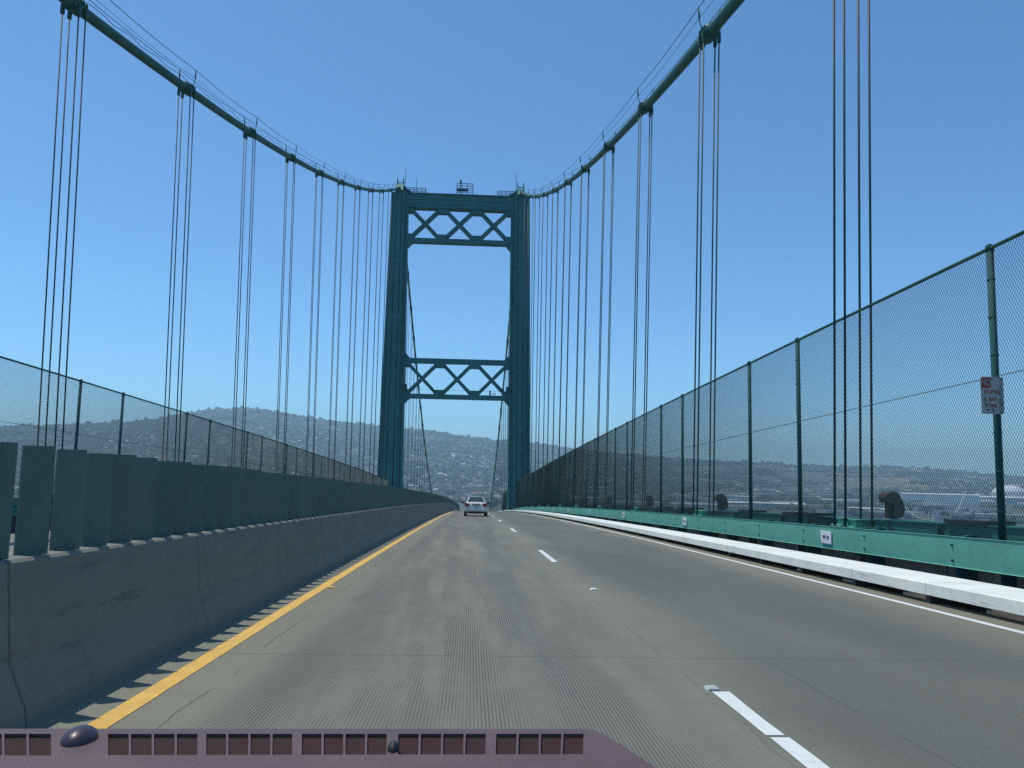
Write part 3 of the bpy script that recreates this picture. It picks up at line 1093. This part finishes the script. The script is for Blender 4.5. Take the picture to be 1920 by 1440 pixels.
for e in (-1, 1):
    p = [(e * .775, 2.95, 1.02), (e * .725, .80, 1.05), (e * .565, 1.32, 1.37), (e * .575, 2.28, 1.37)]
    if e < 0:
        p = [p[1], p[0], p[3], p[2]]
    quad_on(*p, .03, 'side_window', M['carglass'])
    # tail light
    b = MB().prism([(CX + e * .83, cz + .97), (CX + e * .46, cz + .93), (CX + e * .50, cz + .75), (CX + e * .62, cz + .73), (CX + e * .85, cz + .76)], 'y', CS - .03, CS + .30)
    b.build('tail_light', M['tail'], t, bevel=.02)
    b = MB(); b.smooth = True
    b.sphere(C(e * .95, 2.35, 1.0), (.13, .09, .085), 10, 6)
    b.bar(C(e * .78, 2.4, .97), C(e * .9, 2.38, .98), .05, .05)
    b.build('side_mirror', M['rubber'], t)
    for yy in (.85, 3.45):
        b = MB(); b.smooth = True
        cw = Vector(C(e * .76, yy, .31))
        b.tube([cw - Vector((.10, 0, 0)), cw - Vector((.085, 0, 0)), cw + Vector((.085, 0, 0)), cw + Vector((.10, 0, 0))], [.27, .31, .31, .27], 20)
        wh = b.build('wheel', M['rubber'], t)
        b = MB().tube([cw + Vector((e * .08, 0, 0)), cw + Vector((e * .108, 0, 0))], .19, 14)
        b.build('rim', M['rim'], wh)
b = MB().box(CX - .80, CX + .80, CS - .075, CS + .25, cz + .36, cz + .60)
b.build('rear_bumper', M['carpaint'], t, bevel=.05, seg=3)
b = MB().box(CX - .62, CX + .62, CS - .05, CS + .2, cz + .22, cz + .355)
b.build('rear_valance', M['rubber'], t, bevel=.02)
b = MB().box(CX - .17, CX + .17, CS - .03, CS + .03, cz + .74, cz + .88)
b.build('license_plate', M['signface'], t)
b = MB().box(CX - .34, CX + .34, CS - .01, CS + .1, cz + .885, cz + .915)
b.build('trunk_trim', M['darksteel'], t)
b = MB(); b.smooth = True
b.tube([C(.45, -.06, .27), C(.45, .3, .27)], .035, 8)
b.build('exhaust', M['darksteel'], t)

# ------------------------------------------------------------------ windscreen reflection of the car's dash, added as a solid object
DZ = CH - .26
t = thing('dashboard_reflection', (-.3, .6, DZ - .2), 'windscreen reflection of a mauve vinyl dash, built solid, with a row of dark defroster slots along the bottom', 'dashboard_reflection')
def ds(x):                        # far edge / vent rows follow a slight slant
    return .852 + .017 * (x + .45)
xs0, xs1 = -.78, .185
cols = []
def cells(x0, x1, n):
    wv = (x1 - x0) / n
    for i in range(n):
        cols.append((x0 + wv * i + .0011, x0 + wv * (i + 1) - .0011))
cells(-.60, -.505, 4); cells(-.477, -.388, 4); cells(-.338, -.253, 4); cells(-.247, -.164, 4); cells(-.157, -.074, 4); cells(-.065, .022, 4); cells(.030, .118, 4)
edges = [xs0 + .04 * i for i in range(5)]
for a, c in cols:
    edges += [a, c]
edges += [.119 + .0055 * i for i in range(1, 20)]
v0, v1 = -.081, -.022             # vent row, measured back from the far edge
def P(x, r, z=0):
    f = 1 + (r + .04) / .83 + .10 * (r + .04)          # slots fan out from the driver's side
    e = max(0.0, x - .119)
    drop = .155 * smooth(e / .07)
    k = max(0.0, 1 + r / .42)
    return (x * f, ds(x) + r - drop * k, DZ + z)
rows = [(-.42, 0), (-.11, 0), (v0, 0), (v1, 0), (-.008, 0)]
slots = set(cols)
b = MB()
for i in range(len(edges) - 1):
    x0, x1 = edges[i], edges[i + 1]
    for j in range(4):
        r0, r1 = rows[j][0], rows[j + 1][0]
        if j == 2 and (x0, x1) in slots:
            dp = -.004
            vs = [P(x0, r0), P(x1, r0), P(x1, r1), P(x0, r1), P(x0, r0, dp), P(x1, r0, dp), P(x1, r1, dp), P(x0, r1, dp)]
            b.add(vs, [(0, 1, 5, 4), (1, 2, 6, 5), (2, 3, 7, 6), (3, 0, 4, 7)])
        else:
            b.add([P(x0, r0), P(x1, r0), P(x1, r1), P(x0, r1)], [(0, 1, 2, 3)])
lip = [(-.008, 0), (-.003, -.001), (.0, -.004), (.001, -.010), (-.004, -.03), (-.02, -.20), (-.42, -.22), (-.42, 0)]
for (r0, h0), (r1, h1) in zip(lip[:-1], lip[1:]):
    for i in range(len(edges) - 1):
        x0, x1 = edges[i], edges[i + 1]
        b.add([P(x0, r0, h0), P(x1, r0, h0), P(x1, r1, h1), P(x0, r1, h1)], [(0, 1, 2, 3)])
for x in (edges[0], edges[-1]):
    b.add([P(x, r, h) for r, h in lip], [list(range(len(lip)))])
b.build('reflected_dash_top', M['dash'], t)
for a, c in cols:
    dp = -.0036
    b = MB().add([P(a, v0, dp), P(c, v0, dp), P(c, v1, dp), P(a, v1, dp), P(a, v0, dp - .01), P(c, v0, dp - .01), P(c, v1, dp - .01), P(a, v1, dp - .01)], [(0, 1, 2, 3), (4, 5, 6, 7), (0, 1, 5, 4), (1, 2, 6, 5), (2, 3, 7, 6), (3, 0, 4, 7)])
    b.build('reflected_vent_slot', M['slot'], t)
b = MB(); b.smooth = True
b.sphere((-.363, ds(-.36) - .040, DZ), (.0150, .021, .0125), 24, 14)
b.build('reflected_sun_sensor', M['sensor'], t)
b = MB(); b.smooth = True
b.sphere((-.066, ds(-.06) - .068, DZ), (.0055, .010, .008), 12, 8)
b.build('reflected_sensor_pin', M['black'], t)

# ------------------------------------------------------------------ land, hills, harbour
RIDGE = [(-60, .03), (-45, .028), (-29.57, .0363), (-26.8, .0402), (-23.87, .0449), (-20.79, .0522), (-19.2, .0589), (-17.56, .0646), (-15.88, .0672), (-14.16, .0666), (-12.39, .0627), (-10.6, .0587), (-6.95, .0537), (-3.22, .0483), (-.58, .0428), (1.7, .0384), (4.35, .0354), (7.37, .0299), (10.36, .0249), (13.67, .0207), (17.26, .0186), (20.73, .0164), (22.42, .0148), (25.69, .0142), (28.82, .0144), (30.61, .012), (33.19, .0085), (35.11, .0065), (45, .004), (60, .004)]
def ridge(az):
    if az <= RIDGE[0][0]:
        return RIDGE[0][1]
    for (a, e), (c, f_) in zip(RIDGE[:-1], RIDGE[1:]):
        if az <= c:
            return e + (f_ - e) * (az - a) / (c - a)
    return RIDGE[-1][1]
ZG = -62.0
def rdist(az):
    return 5000 + 900 * smooth((az - 0) / 25.0)
def rstart(az):
    return 1900 + 700 * smooth((az - 5) / 18.0)
def hland(x, y):
    r = math.hypot(x, y)
    az = math.degrees(math.atan2(x, y))
    r0, r1 = rstart(az), rdist(az)
    H = ridge(az) * r1 + CH - ZG - 9
    t_ = (r - r0) / (r1 - r0)
    if t_ <= 0:
        h = 0.0
    elif t_ <= 1:
        h = H * (0.50 * t_ ** 1.25 + .5 * smooth(t_))
    else:
        h = H * (1 - .6 * smooth((t_ - 1) / .6))
    a = smooth(t_ * 1.5) * (1 - .85 * smooth((t_ - .75) / .25))
    n1 = noise.fractal((x / 700, y / 700, 2.3), 1.0, 2.0, 5)
    h += a * n1 * .13 * H
    h += 2.0 * noise.noise((x / 160, y / 160, 5))
    return ZG + h

def land_material():
    mt, t_, b_ = new_mat('land')
    b_.inputs['Roughness'].default_value = 0.95
    n1 = ramp(t_, tnoise(t_, .0035, 6, .65), .38, .62)
    n2 = ramp(t_, tnoise(t_, .012, 5, .7), .35, .65)
    n3 = ramp(t_, tnoise(t_, .05, 4, .7), .4, .65)
    c = mixc(t_, n1, (.04, .052, .032), (.115, .098, .062))
    c = mixc(t_, mth(t_, 'MULTIPLY', n2, .6), c, (.055, .068, .04))
    c = mixc(t_, mth(t_, 'MULTIPLY', n3, .35), c, (.22, .18, .125))
    g = t_.nodes.new('ShaderNodeNewGeometry')
    sx = t_.nodes.new('ShaderNodeSeparateXYZ')
    t_.links.new(g.outputs['Position'], sx.inputs[0])
    dry = mth(t_, 'MULTIPLY', ramp(t_, sx.outputs['X'], 1200, 2300), ramp(t_, tnoise(t_, .0028, 4, .6, stretch=(1, .6, 1)), .42, .56))
    c = mixc(t_, mth(t_, 'MULTIPLY', dry, .85), c, (.30, .215, .115))
    t_.links.new(c, b_.inputs['Base Color'])
    return mt
M['land'] = land_material()
azs = [-180 + 6 * i for i in range(20)] + [-60 + .4 * i for i in range(300)] + [60 + 6 * i for i in range(21)]
rs = [150, 400, 700, 900, 1100, 1300, 1500, 1700, 1900] + [1900 + 75 * i for i in range(1, 56)] + [6100, 6300, 6600, 7000, 7600, 8400, 9400]
b = MB(); b.smooth = True
n = len(rs)
for a in azs:
    ar = math.radians(a)
    for r in rs:
        x, y = r * math.sin(ar), r * math.cos(ar)
        b.v.append((x, y, hland(x, y)))
for i in range(len(azs) - 1):
    for j in range(n - 1):
        b.f.append([i * n + j, i * n + j + 1, (i + 1) * n + j + 1, (i + 1) * n + j]); b.mi.append(0); b.sm.append(True)
struct(b.build('terrain', M['land']))
# harbour water right under the bridge
mt, tt, bb_ = new_mat('harbour_water')
bb_.inputs['Base Color'].default_value = (.03, .06, .07, 1); bb_.inputs['Roughness'].default_value = .15
bump(tt, bb_, tnoise(tt, .4, 3), .3, .5)
b = MB()
nn_ = 40
b.v = [(0, 0, ZG + 2.6)] + [(1150 * math.sin(2 * math.pi * i / nn_), 1150 * math.cos(2 * math.pi * i / nn_), ZG + 2.6) for i in range(nn_)]
b.f = [[0, 1 + (i + 1) % nn_, 1 + i] for i in range(nn_)]; b.mi = [0] * nn_; b.sm = [False] * nn_
struct(b.build('water', mt))

# trees of the far hillsides: one mass
def foliage_mat():
    mt, t_, b_ = new_mat('far_foliage')
    b_.inputs['Roughness'].default_value = .9
    f1 = ramp(t_, tnoise(t_, .02, 3, .7), .35, .65)
    f2 = ramp(t_, tnoise(t_, .13, 3, .7), .35, .65)
    c = mixc(t_, f1, (.022, .036, .02), (.055, .065, .032))
    c = mixc(t_, mth(t_, 'MULTIPLY', f2, .5), c, (.035, .05, .03))
    t_.links.new(c, b_.inputs['Base Color'])
    return mt
M['foliage'] = foliage_mat()
ICO_V = []
ph = (1 + 5 ** .5) / 2
for a, c in ((-1, ph), (1, ph), (-1, -ph), (1, -ph)):
    ICO_V.append(Vector((a, c, 0)).normalized())
for a, c in ((-1, ph), (1, ph), (-1, -ph), (1, -ph)):
    ICO_V.append(Vector((0, a, c)).normalized())
for a, c in ((-1, ph), (1, ph), (-1, -ph), (1, -ph)):
    ICO_V.append(Vector((c, 0, a)).normalized())
ICO_F = [(0, 11, 5), (0, 5, 1), (0, 1, 7), (0, 7, 10), (0, 10, 11), (1, 5, 9), (5, 11, 4), (11, 10, 2), (10, 7, 6), (7, 1, 8), (3, 9, 4), (3, 4, 2), (3, 2, 6), (3, 6, 8), (3, 8, 9), (4, 9, 5), (2, 4, 11), (6, 2, 10), (8, 6, 7), (9, 8, 1)]
random.seed(11)
woods = MB()
def clump(bm_, x, y, z, r, h):
    rot = random.uniform(0, 6.28)
    cr, sr = math.cos(rot), math.sin(rot)
    vs = []
    for p in ICO_V:
        k_ = random.uniform(.65, 1.2)
        px, py = (p.x * cr - p.y * sr) * r * k_, (p.x * sr + p.y * cr) * r * k_
        vs.append((x + px, y + py, z + h * .45 + p.z * h * .6 * k_))
    bm_.add(vs, ICO_F)
for i in range(26000):
    az = random.uniform(-33, 37)
    r0, r1 = rstart(az) - 500, rdist(az) + 60
    r = r0 + (r1 - r0) * math.sqrt(random.random())
    x, y = r * math.sin(math.radians(az)), r * math.cos(math.radians(az))
    dens = noise.noise((x / 320, y / 320, 9.1)) + .35 * noise.noise((x / 90, y / 90, 1.7))
    if dens < -.42 + (.45 if az > 14 else 0):
        continue
    q = random.uniform(5, 13)
    clump(woods, x, y, hland(x, y) - 1.5, q, q * random.uniform(.8, 1.5))
for i in range(2600):             # tree belts between the harbour sheds
    az = random.uniform(8, 37)
    r = random.uniform(1500, 3300)
    x, y = r * math.sin(math.radians(az)), r * math.cos(math.radians(az))
    if noise.noise((x / 260, y / 120, 51.0)) < .12:
        continue
    q = random.uniform(5, 10)
    clump(woods, x, y, hland(x, y) - 1, q, q * random.uniform(.9, 1.6))
for i in range(900):              # ragged skyline
    az = random.uniform(-33, 37)
    r = rdist(az) + random.uniform(-120, 40)
    if noise.noise((az * 1.9, 4.4, 0)) < -.1 and random.random() < .6:
        continue
    x, y = r * math.sin(math.radians(az)), r * math.cos(math.radians(az))
    q = random.uniform(6, 15)
    clump(woods, x, y, hland(x, y) - 1, q, q * random.uniform(.9, 2.2))
o = woods.build('woods', M['foliage'])
o['kind'] = 'stuff'; o['label'] = 'dark green trees scattered over the hazy hillside'

# houses
M['wall_pale'] = simple('pale_stucco', (.50, .47, .42), .85, var=.12, scale=.02)
M['wall_tan'] = simple('tan_stucco', (.46, .38, .29), .85, var=.12, scale=.02)
M['roof_grey'] = simple('grey_shingle', (.26, .25, .24), .9, var=.25, scale=.02)
M['roof_red'] = simple('clay_tile', (.30, .17, .11), .9, var=.2, scale=.02)
M['roof_white'] = simple('white_roof', (.62, .61, .57), .7, var=.08, scale=.02)
M['shed_white'] = simple('white_cladding', (.80, .80, .77), .7, var=.05, scale=.02)
M['ind_grey'] = simple('grey_cladding', (.36, .38, .40), .7, var=.2, scale=.01)
def house_mb(bm_, x, y, z, w_, d_, h_, rot, wm, rm):
    cr, sr = math.cos(rot), math.sin(rot)
    def T(px, py, pz):
        return (x + px * cr - py * sr, y + px * sr + py * cr, z + pz)
    e = .5
    bm_.cur = wm
    a = [T(-w_ / 2, -d_ / 2, -3), T(w_ / 2, -d_ / 2, -3), T(w_ / 2, d_ / 2, -3), T(-w_ / 2, d_ / 2, -3), T(-w_ / 2, -d_ / 2, h_), T(w_ / 2, -d_ / 2, h_), T(w_ / 2, d_ / 2, h_), T(-w_ / 2, d_ / 2, h_), T(-w_ / 2, 0, h_ * 1.5), T(w_ / 2, 0, h_ * 1.5)]
    bm_.add(a, [(0, 1, 5, 4), (2, 3, 7, 6), (1, 2, 6, 9, 5), (3, 0, 4, 8, 7)])
    bm_.cur = rm
    r_ = [T(-w_ / 2 - e, -d_ / 2 - e, h_ - .2), T(w_ / 2 + e, -d_ / 2 - e, h_ - .2), T(w_ / 2 + e, 0, h_ * 1.5 + .25), T(-w_ / 2 - e, 0, h_ * 1.5 + .25), T(-w_ / 2 - e, d_ / 2 + e, h_ - .2), T(w_ / 2 + e, d_ / 2 + e, h_ - .2)]
    bm_.add(r_, [(0, 1, 2, 3), (3, 2, 5, 4)])
HM = [M['wall_pale'], M['wall_tan'], M['roof_grey'], M['roof_red'], M['roof_white']]
random.seed(23)
spots = []
while len(spots) < 1740:
    az = random.uniform(-33, 37)
    r0, r1 = rstart(az) - 250, rdist(az) - 30
    r = r0 + (r1 - r0) * random.random() ** .8
    x, y = r * math.sin(math.radians(az)), r * math.cos(math.radians(az))
    if noise.noise((x / 320, y / 320, 9.1)) > .25 or noise.noise((x / 500, y / 260, 30)) < -.15:
        continue
    spots.append((r, x, y))
spots.sort()
rest = MB()
HL = {(0, 2): 'tiny pale stucco house with a grey roof far off on the hazy hillside', (0, 3): 'tiny pale stucco house with a red roof far off on the hazy hillside', (0, 4): 'tiny pale house with a white roof far off on the hazy hillside',
      (1, 2): 'tiny tan house with a grey roof far off on the hazy hillside', (1, 3): 'tiny tan house with a red roof far off on the hazy hillside', (1, 4): 'tiny tan house with a white roof far off on the hazy hillside'}
for i, (r, x, y) in enumerate(spots):
    wm = random.choice((0, 0, 1)); rm = random.choice((2, 3, 3, 4))
    z = hland(x, y)
    args = (random.uniform(9, 19), random.uniform(7, 11), random.uniform(3, 5.5), random.uniform(-.6, .6), wm, rm)
    if i % 6 == 0 and i // 6 < 290:
        bm_ = MB()
        house_mb(bm_, x, y, z, *args)
        tag(bm_.build('house', HM, origin=(x, y, z)), HL[(wm, rm)], 'house', 'houses on the hillside with %s walls and %s roofs' % (('pale', 'tan')[wm], ('grey', 'red', 'white')[rm - 2]))
    else:
        house_mb(rest, x, y, z, *args)
o = rest.build('distant_houses', HM)
o['kind'] = 'stuff'; o['label'] = 'countless tiny houses scattered over the far hillside'

# harbour sheds, tanks and stacks seen through the right fence
def polar(az, r):
    return r * math.sin(math.radians(az)), r * math.cos(math.radians(az))
random.seed(5)
def shed(az, r, w_, d_, h_, wall, roof, label, group=None):
    x, y = polar(az, r)
    z = hland(x, y) - 1
    t_ = thing('warehouse', (x, y, z), label, 'warehouse', group)
    t_.rotation_euler.z = -math.radians(az) + random.uniform(-.2, .2)
    bm_ = MB().box(-w_ / 2, w_ / 2, -d_ / 2, d_ / 2, 0, h_)
    for q in range(int(w_ / 14)):
        xx = -w_ / 2 + 8 + q * 14
        bm_.box(xx - 2.2, xx + 2.2, -d_ / 2 - .4, -d_ / 2 - .003, 0, min(5, h_ * .6))
    bm_.build('wall', wall, t_, origin=(0, 0, 0))
    bm_ = MB().prism([(-d_ / 2 - 1, h_ + .01), (d_ / 2 + 1, h_ + .01), (d_ / 2 + 1, h_ + .6), (0, h_ + d_ * .07), (-d_ / 2 - 1, h_ + .6)], 'x', -w_ / 2 - 1, w_ / 2 + 1)
    bm_.build('roof', roof, t_, origin=(0, 0, 0))
shed(30.6, 2560, 190, 40, 27, M['shed_white'], M['shed_white'], 'very long white warehouse behind the fence left of the white domes')
shed(33.2, 2700, 200, 50, 20, M['ind_grey'], M['shed_white'], 'long grey warehouse with a white roof in front of the white domes')
shed(20.2, 1750, 150, 40, 12, M['ind_grey'], M['shed_white'], 'long low grey warehouse behind the fence, left of the nearest rope set')
for i in range(46):
    az = random.choice((random.uniform(7, 37), random.uniform(17, 37)))
    r = random.uniform(1500, 3100)
    wl = random.choice((M['ind_grey'], M['wall_pale'], M['roof_white'], M['wall_tan']))
    kind = {M['ind_grey']: 'grey', M['wall_pale']: 'pale', M['roof_white']: 'white', M['wall_tan']: 'tan'}[wl]
    rf, rk = random.choice(((M['roof_white'], 'white'), (M['roof_grey'], 'grey'), (M['ind_grey'], 'grey')))
    shed(az, r, random.uniform(35, 110), random.uniform(18, 40), random.uniform(6, 13), wl, rf,
         'small far-off %s harbour shed with a %s roof behind the right fence' % (kind, rk), 'far harbour sheds, %s walls and %s roof' % (kind, rk))
for az, rad, lab in ((34.3, 46, 'large white dome on the far shore beside the right frame edge'), (36.6, 46, 'second white dome behind the fence, partly out of frame')):
    x, y = polar(az, 2950)
    z = hland(x, y) - 1
    t_ = thing('storage_dome', (x, y, z), lab, 'dome')
    bm_ = MB(); bm_.smooth = True
    bm_.sphere((0, 0, 26), (rad, rad, 26), 28, 12)
    bm_.build('dome_shell', M['shed_white'], t_, origin=(0, 0, 0))
    bm_ = MB(); bm_.smooth = True
    bm_.tube([(0, 0, -6), (0, 0, 27)], rad - .5, 28)
    bm_.build('ring_wall', M['ind_grey'], t_, origin=(0, 0, 0))
# container stacks
CC = [simple('container_blue', (.06, .10, .16), .6), simple('container_red', (.20, .07, .055), .6), simple('container_grey', (.45, .46, .47), .6), simple('container_white', (.7, .7, .7), .6)]
CN = ['blue', 'rust red', 'grey', 'white']
for i in range(70):
    az = random.uniform(23.5, 33.5)
    r = random.uniform(1400, 2050)
    x, y = polar(az, r)
    z = hland(x, y)
    k_ = random.choice((0, 0, 1, 2, 3, 3))
    bm_ = MB()
    for lv in range(random.choice((2, 3, 4))):
        for q in range(random.choice((1, 2, 3))):
            bm_.box(x - 6 + q * 12.4, x + 6 + q * 12.4, y - 1.2, y + 1.2, z + lv * 2.62, z + lv * 2.62 + 2.58)
    tag(bm_.build('container_stack', CC[k_], origin=(x, y, z)), 'far stack of %s shipping containers in the yard behind the right fence' % CN[k_], 'container stack', '%s container stacks in the yard' % CN[k_])
# harbour crane
x, y = polar(31.62, 1480)
z = hland(x, y)
t_ = thing('harbour_crane', (x, y, z), 'pale harbour crane with a slanting boom behind the fence left of the sign post', 'crane')
bm_ = MB()
for e in (-4, 4):
    for f_ in (-4, 4):
        bm_.box(e - .4, e + .4, f_ - .4, f_ + .4, 0, 14)
bm_.box(-5, 5, -5, 5, 14, 15.5)
bm_.build('gantry', M['roof_white'], t_, origin=(0, 0, 0))
bm_ = MB().box(-3.5, 3.5, -3, 3, 15.5, 20)
bm_.build('crane_cab', M['wall_pale'], t_, origin=(0, 0, 0))
bm_ = MB().bar((-1, 0, 17), (13, 0, 48), 1.3, 1.3, (0, 1, 0))
bm_.build('boom', M['shed_white'], t_, origin=(0, 0, 0))

# ------------------------------------------------------------------ air
b = MB().box(-9600, 9600, -9600, 9600, ZG - 12, 352)
mt = bpy.data.materials.new('air')
mt.use_nodes = True
tr = mt.node_tree
tr.nodes.clear()
ou = tr.nodes.new('ShaderNodeOutputMaterial')
pv = tr.nodes.new('ShaderNodeVolumePrincipled')
pv.inputs['Color'].default_value = (.63, .87, .99, 1)
pv.inputs['Density'].default_value = HAZE_DENSITY
pv.inputs['Anisotropy'].default_value = 0.2
tr.links.new(pv.outputs[0], ou.inputs['Volume'])
h = b.build('haze', mt)
h['kind'] = 'stuff'
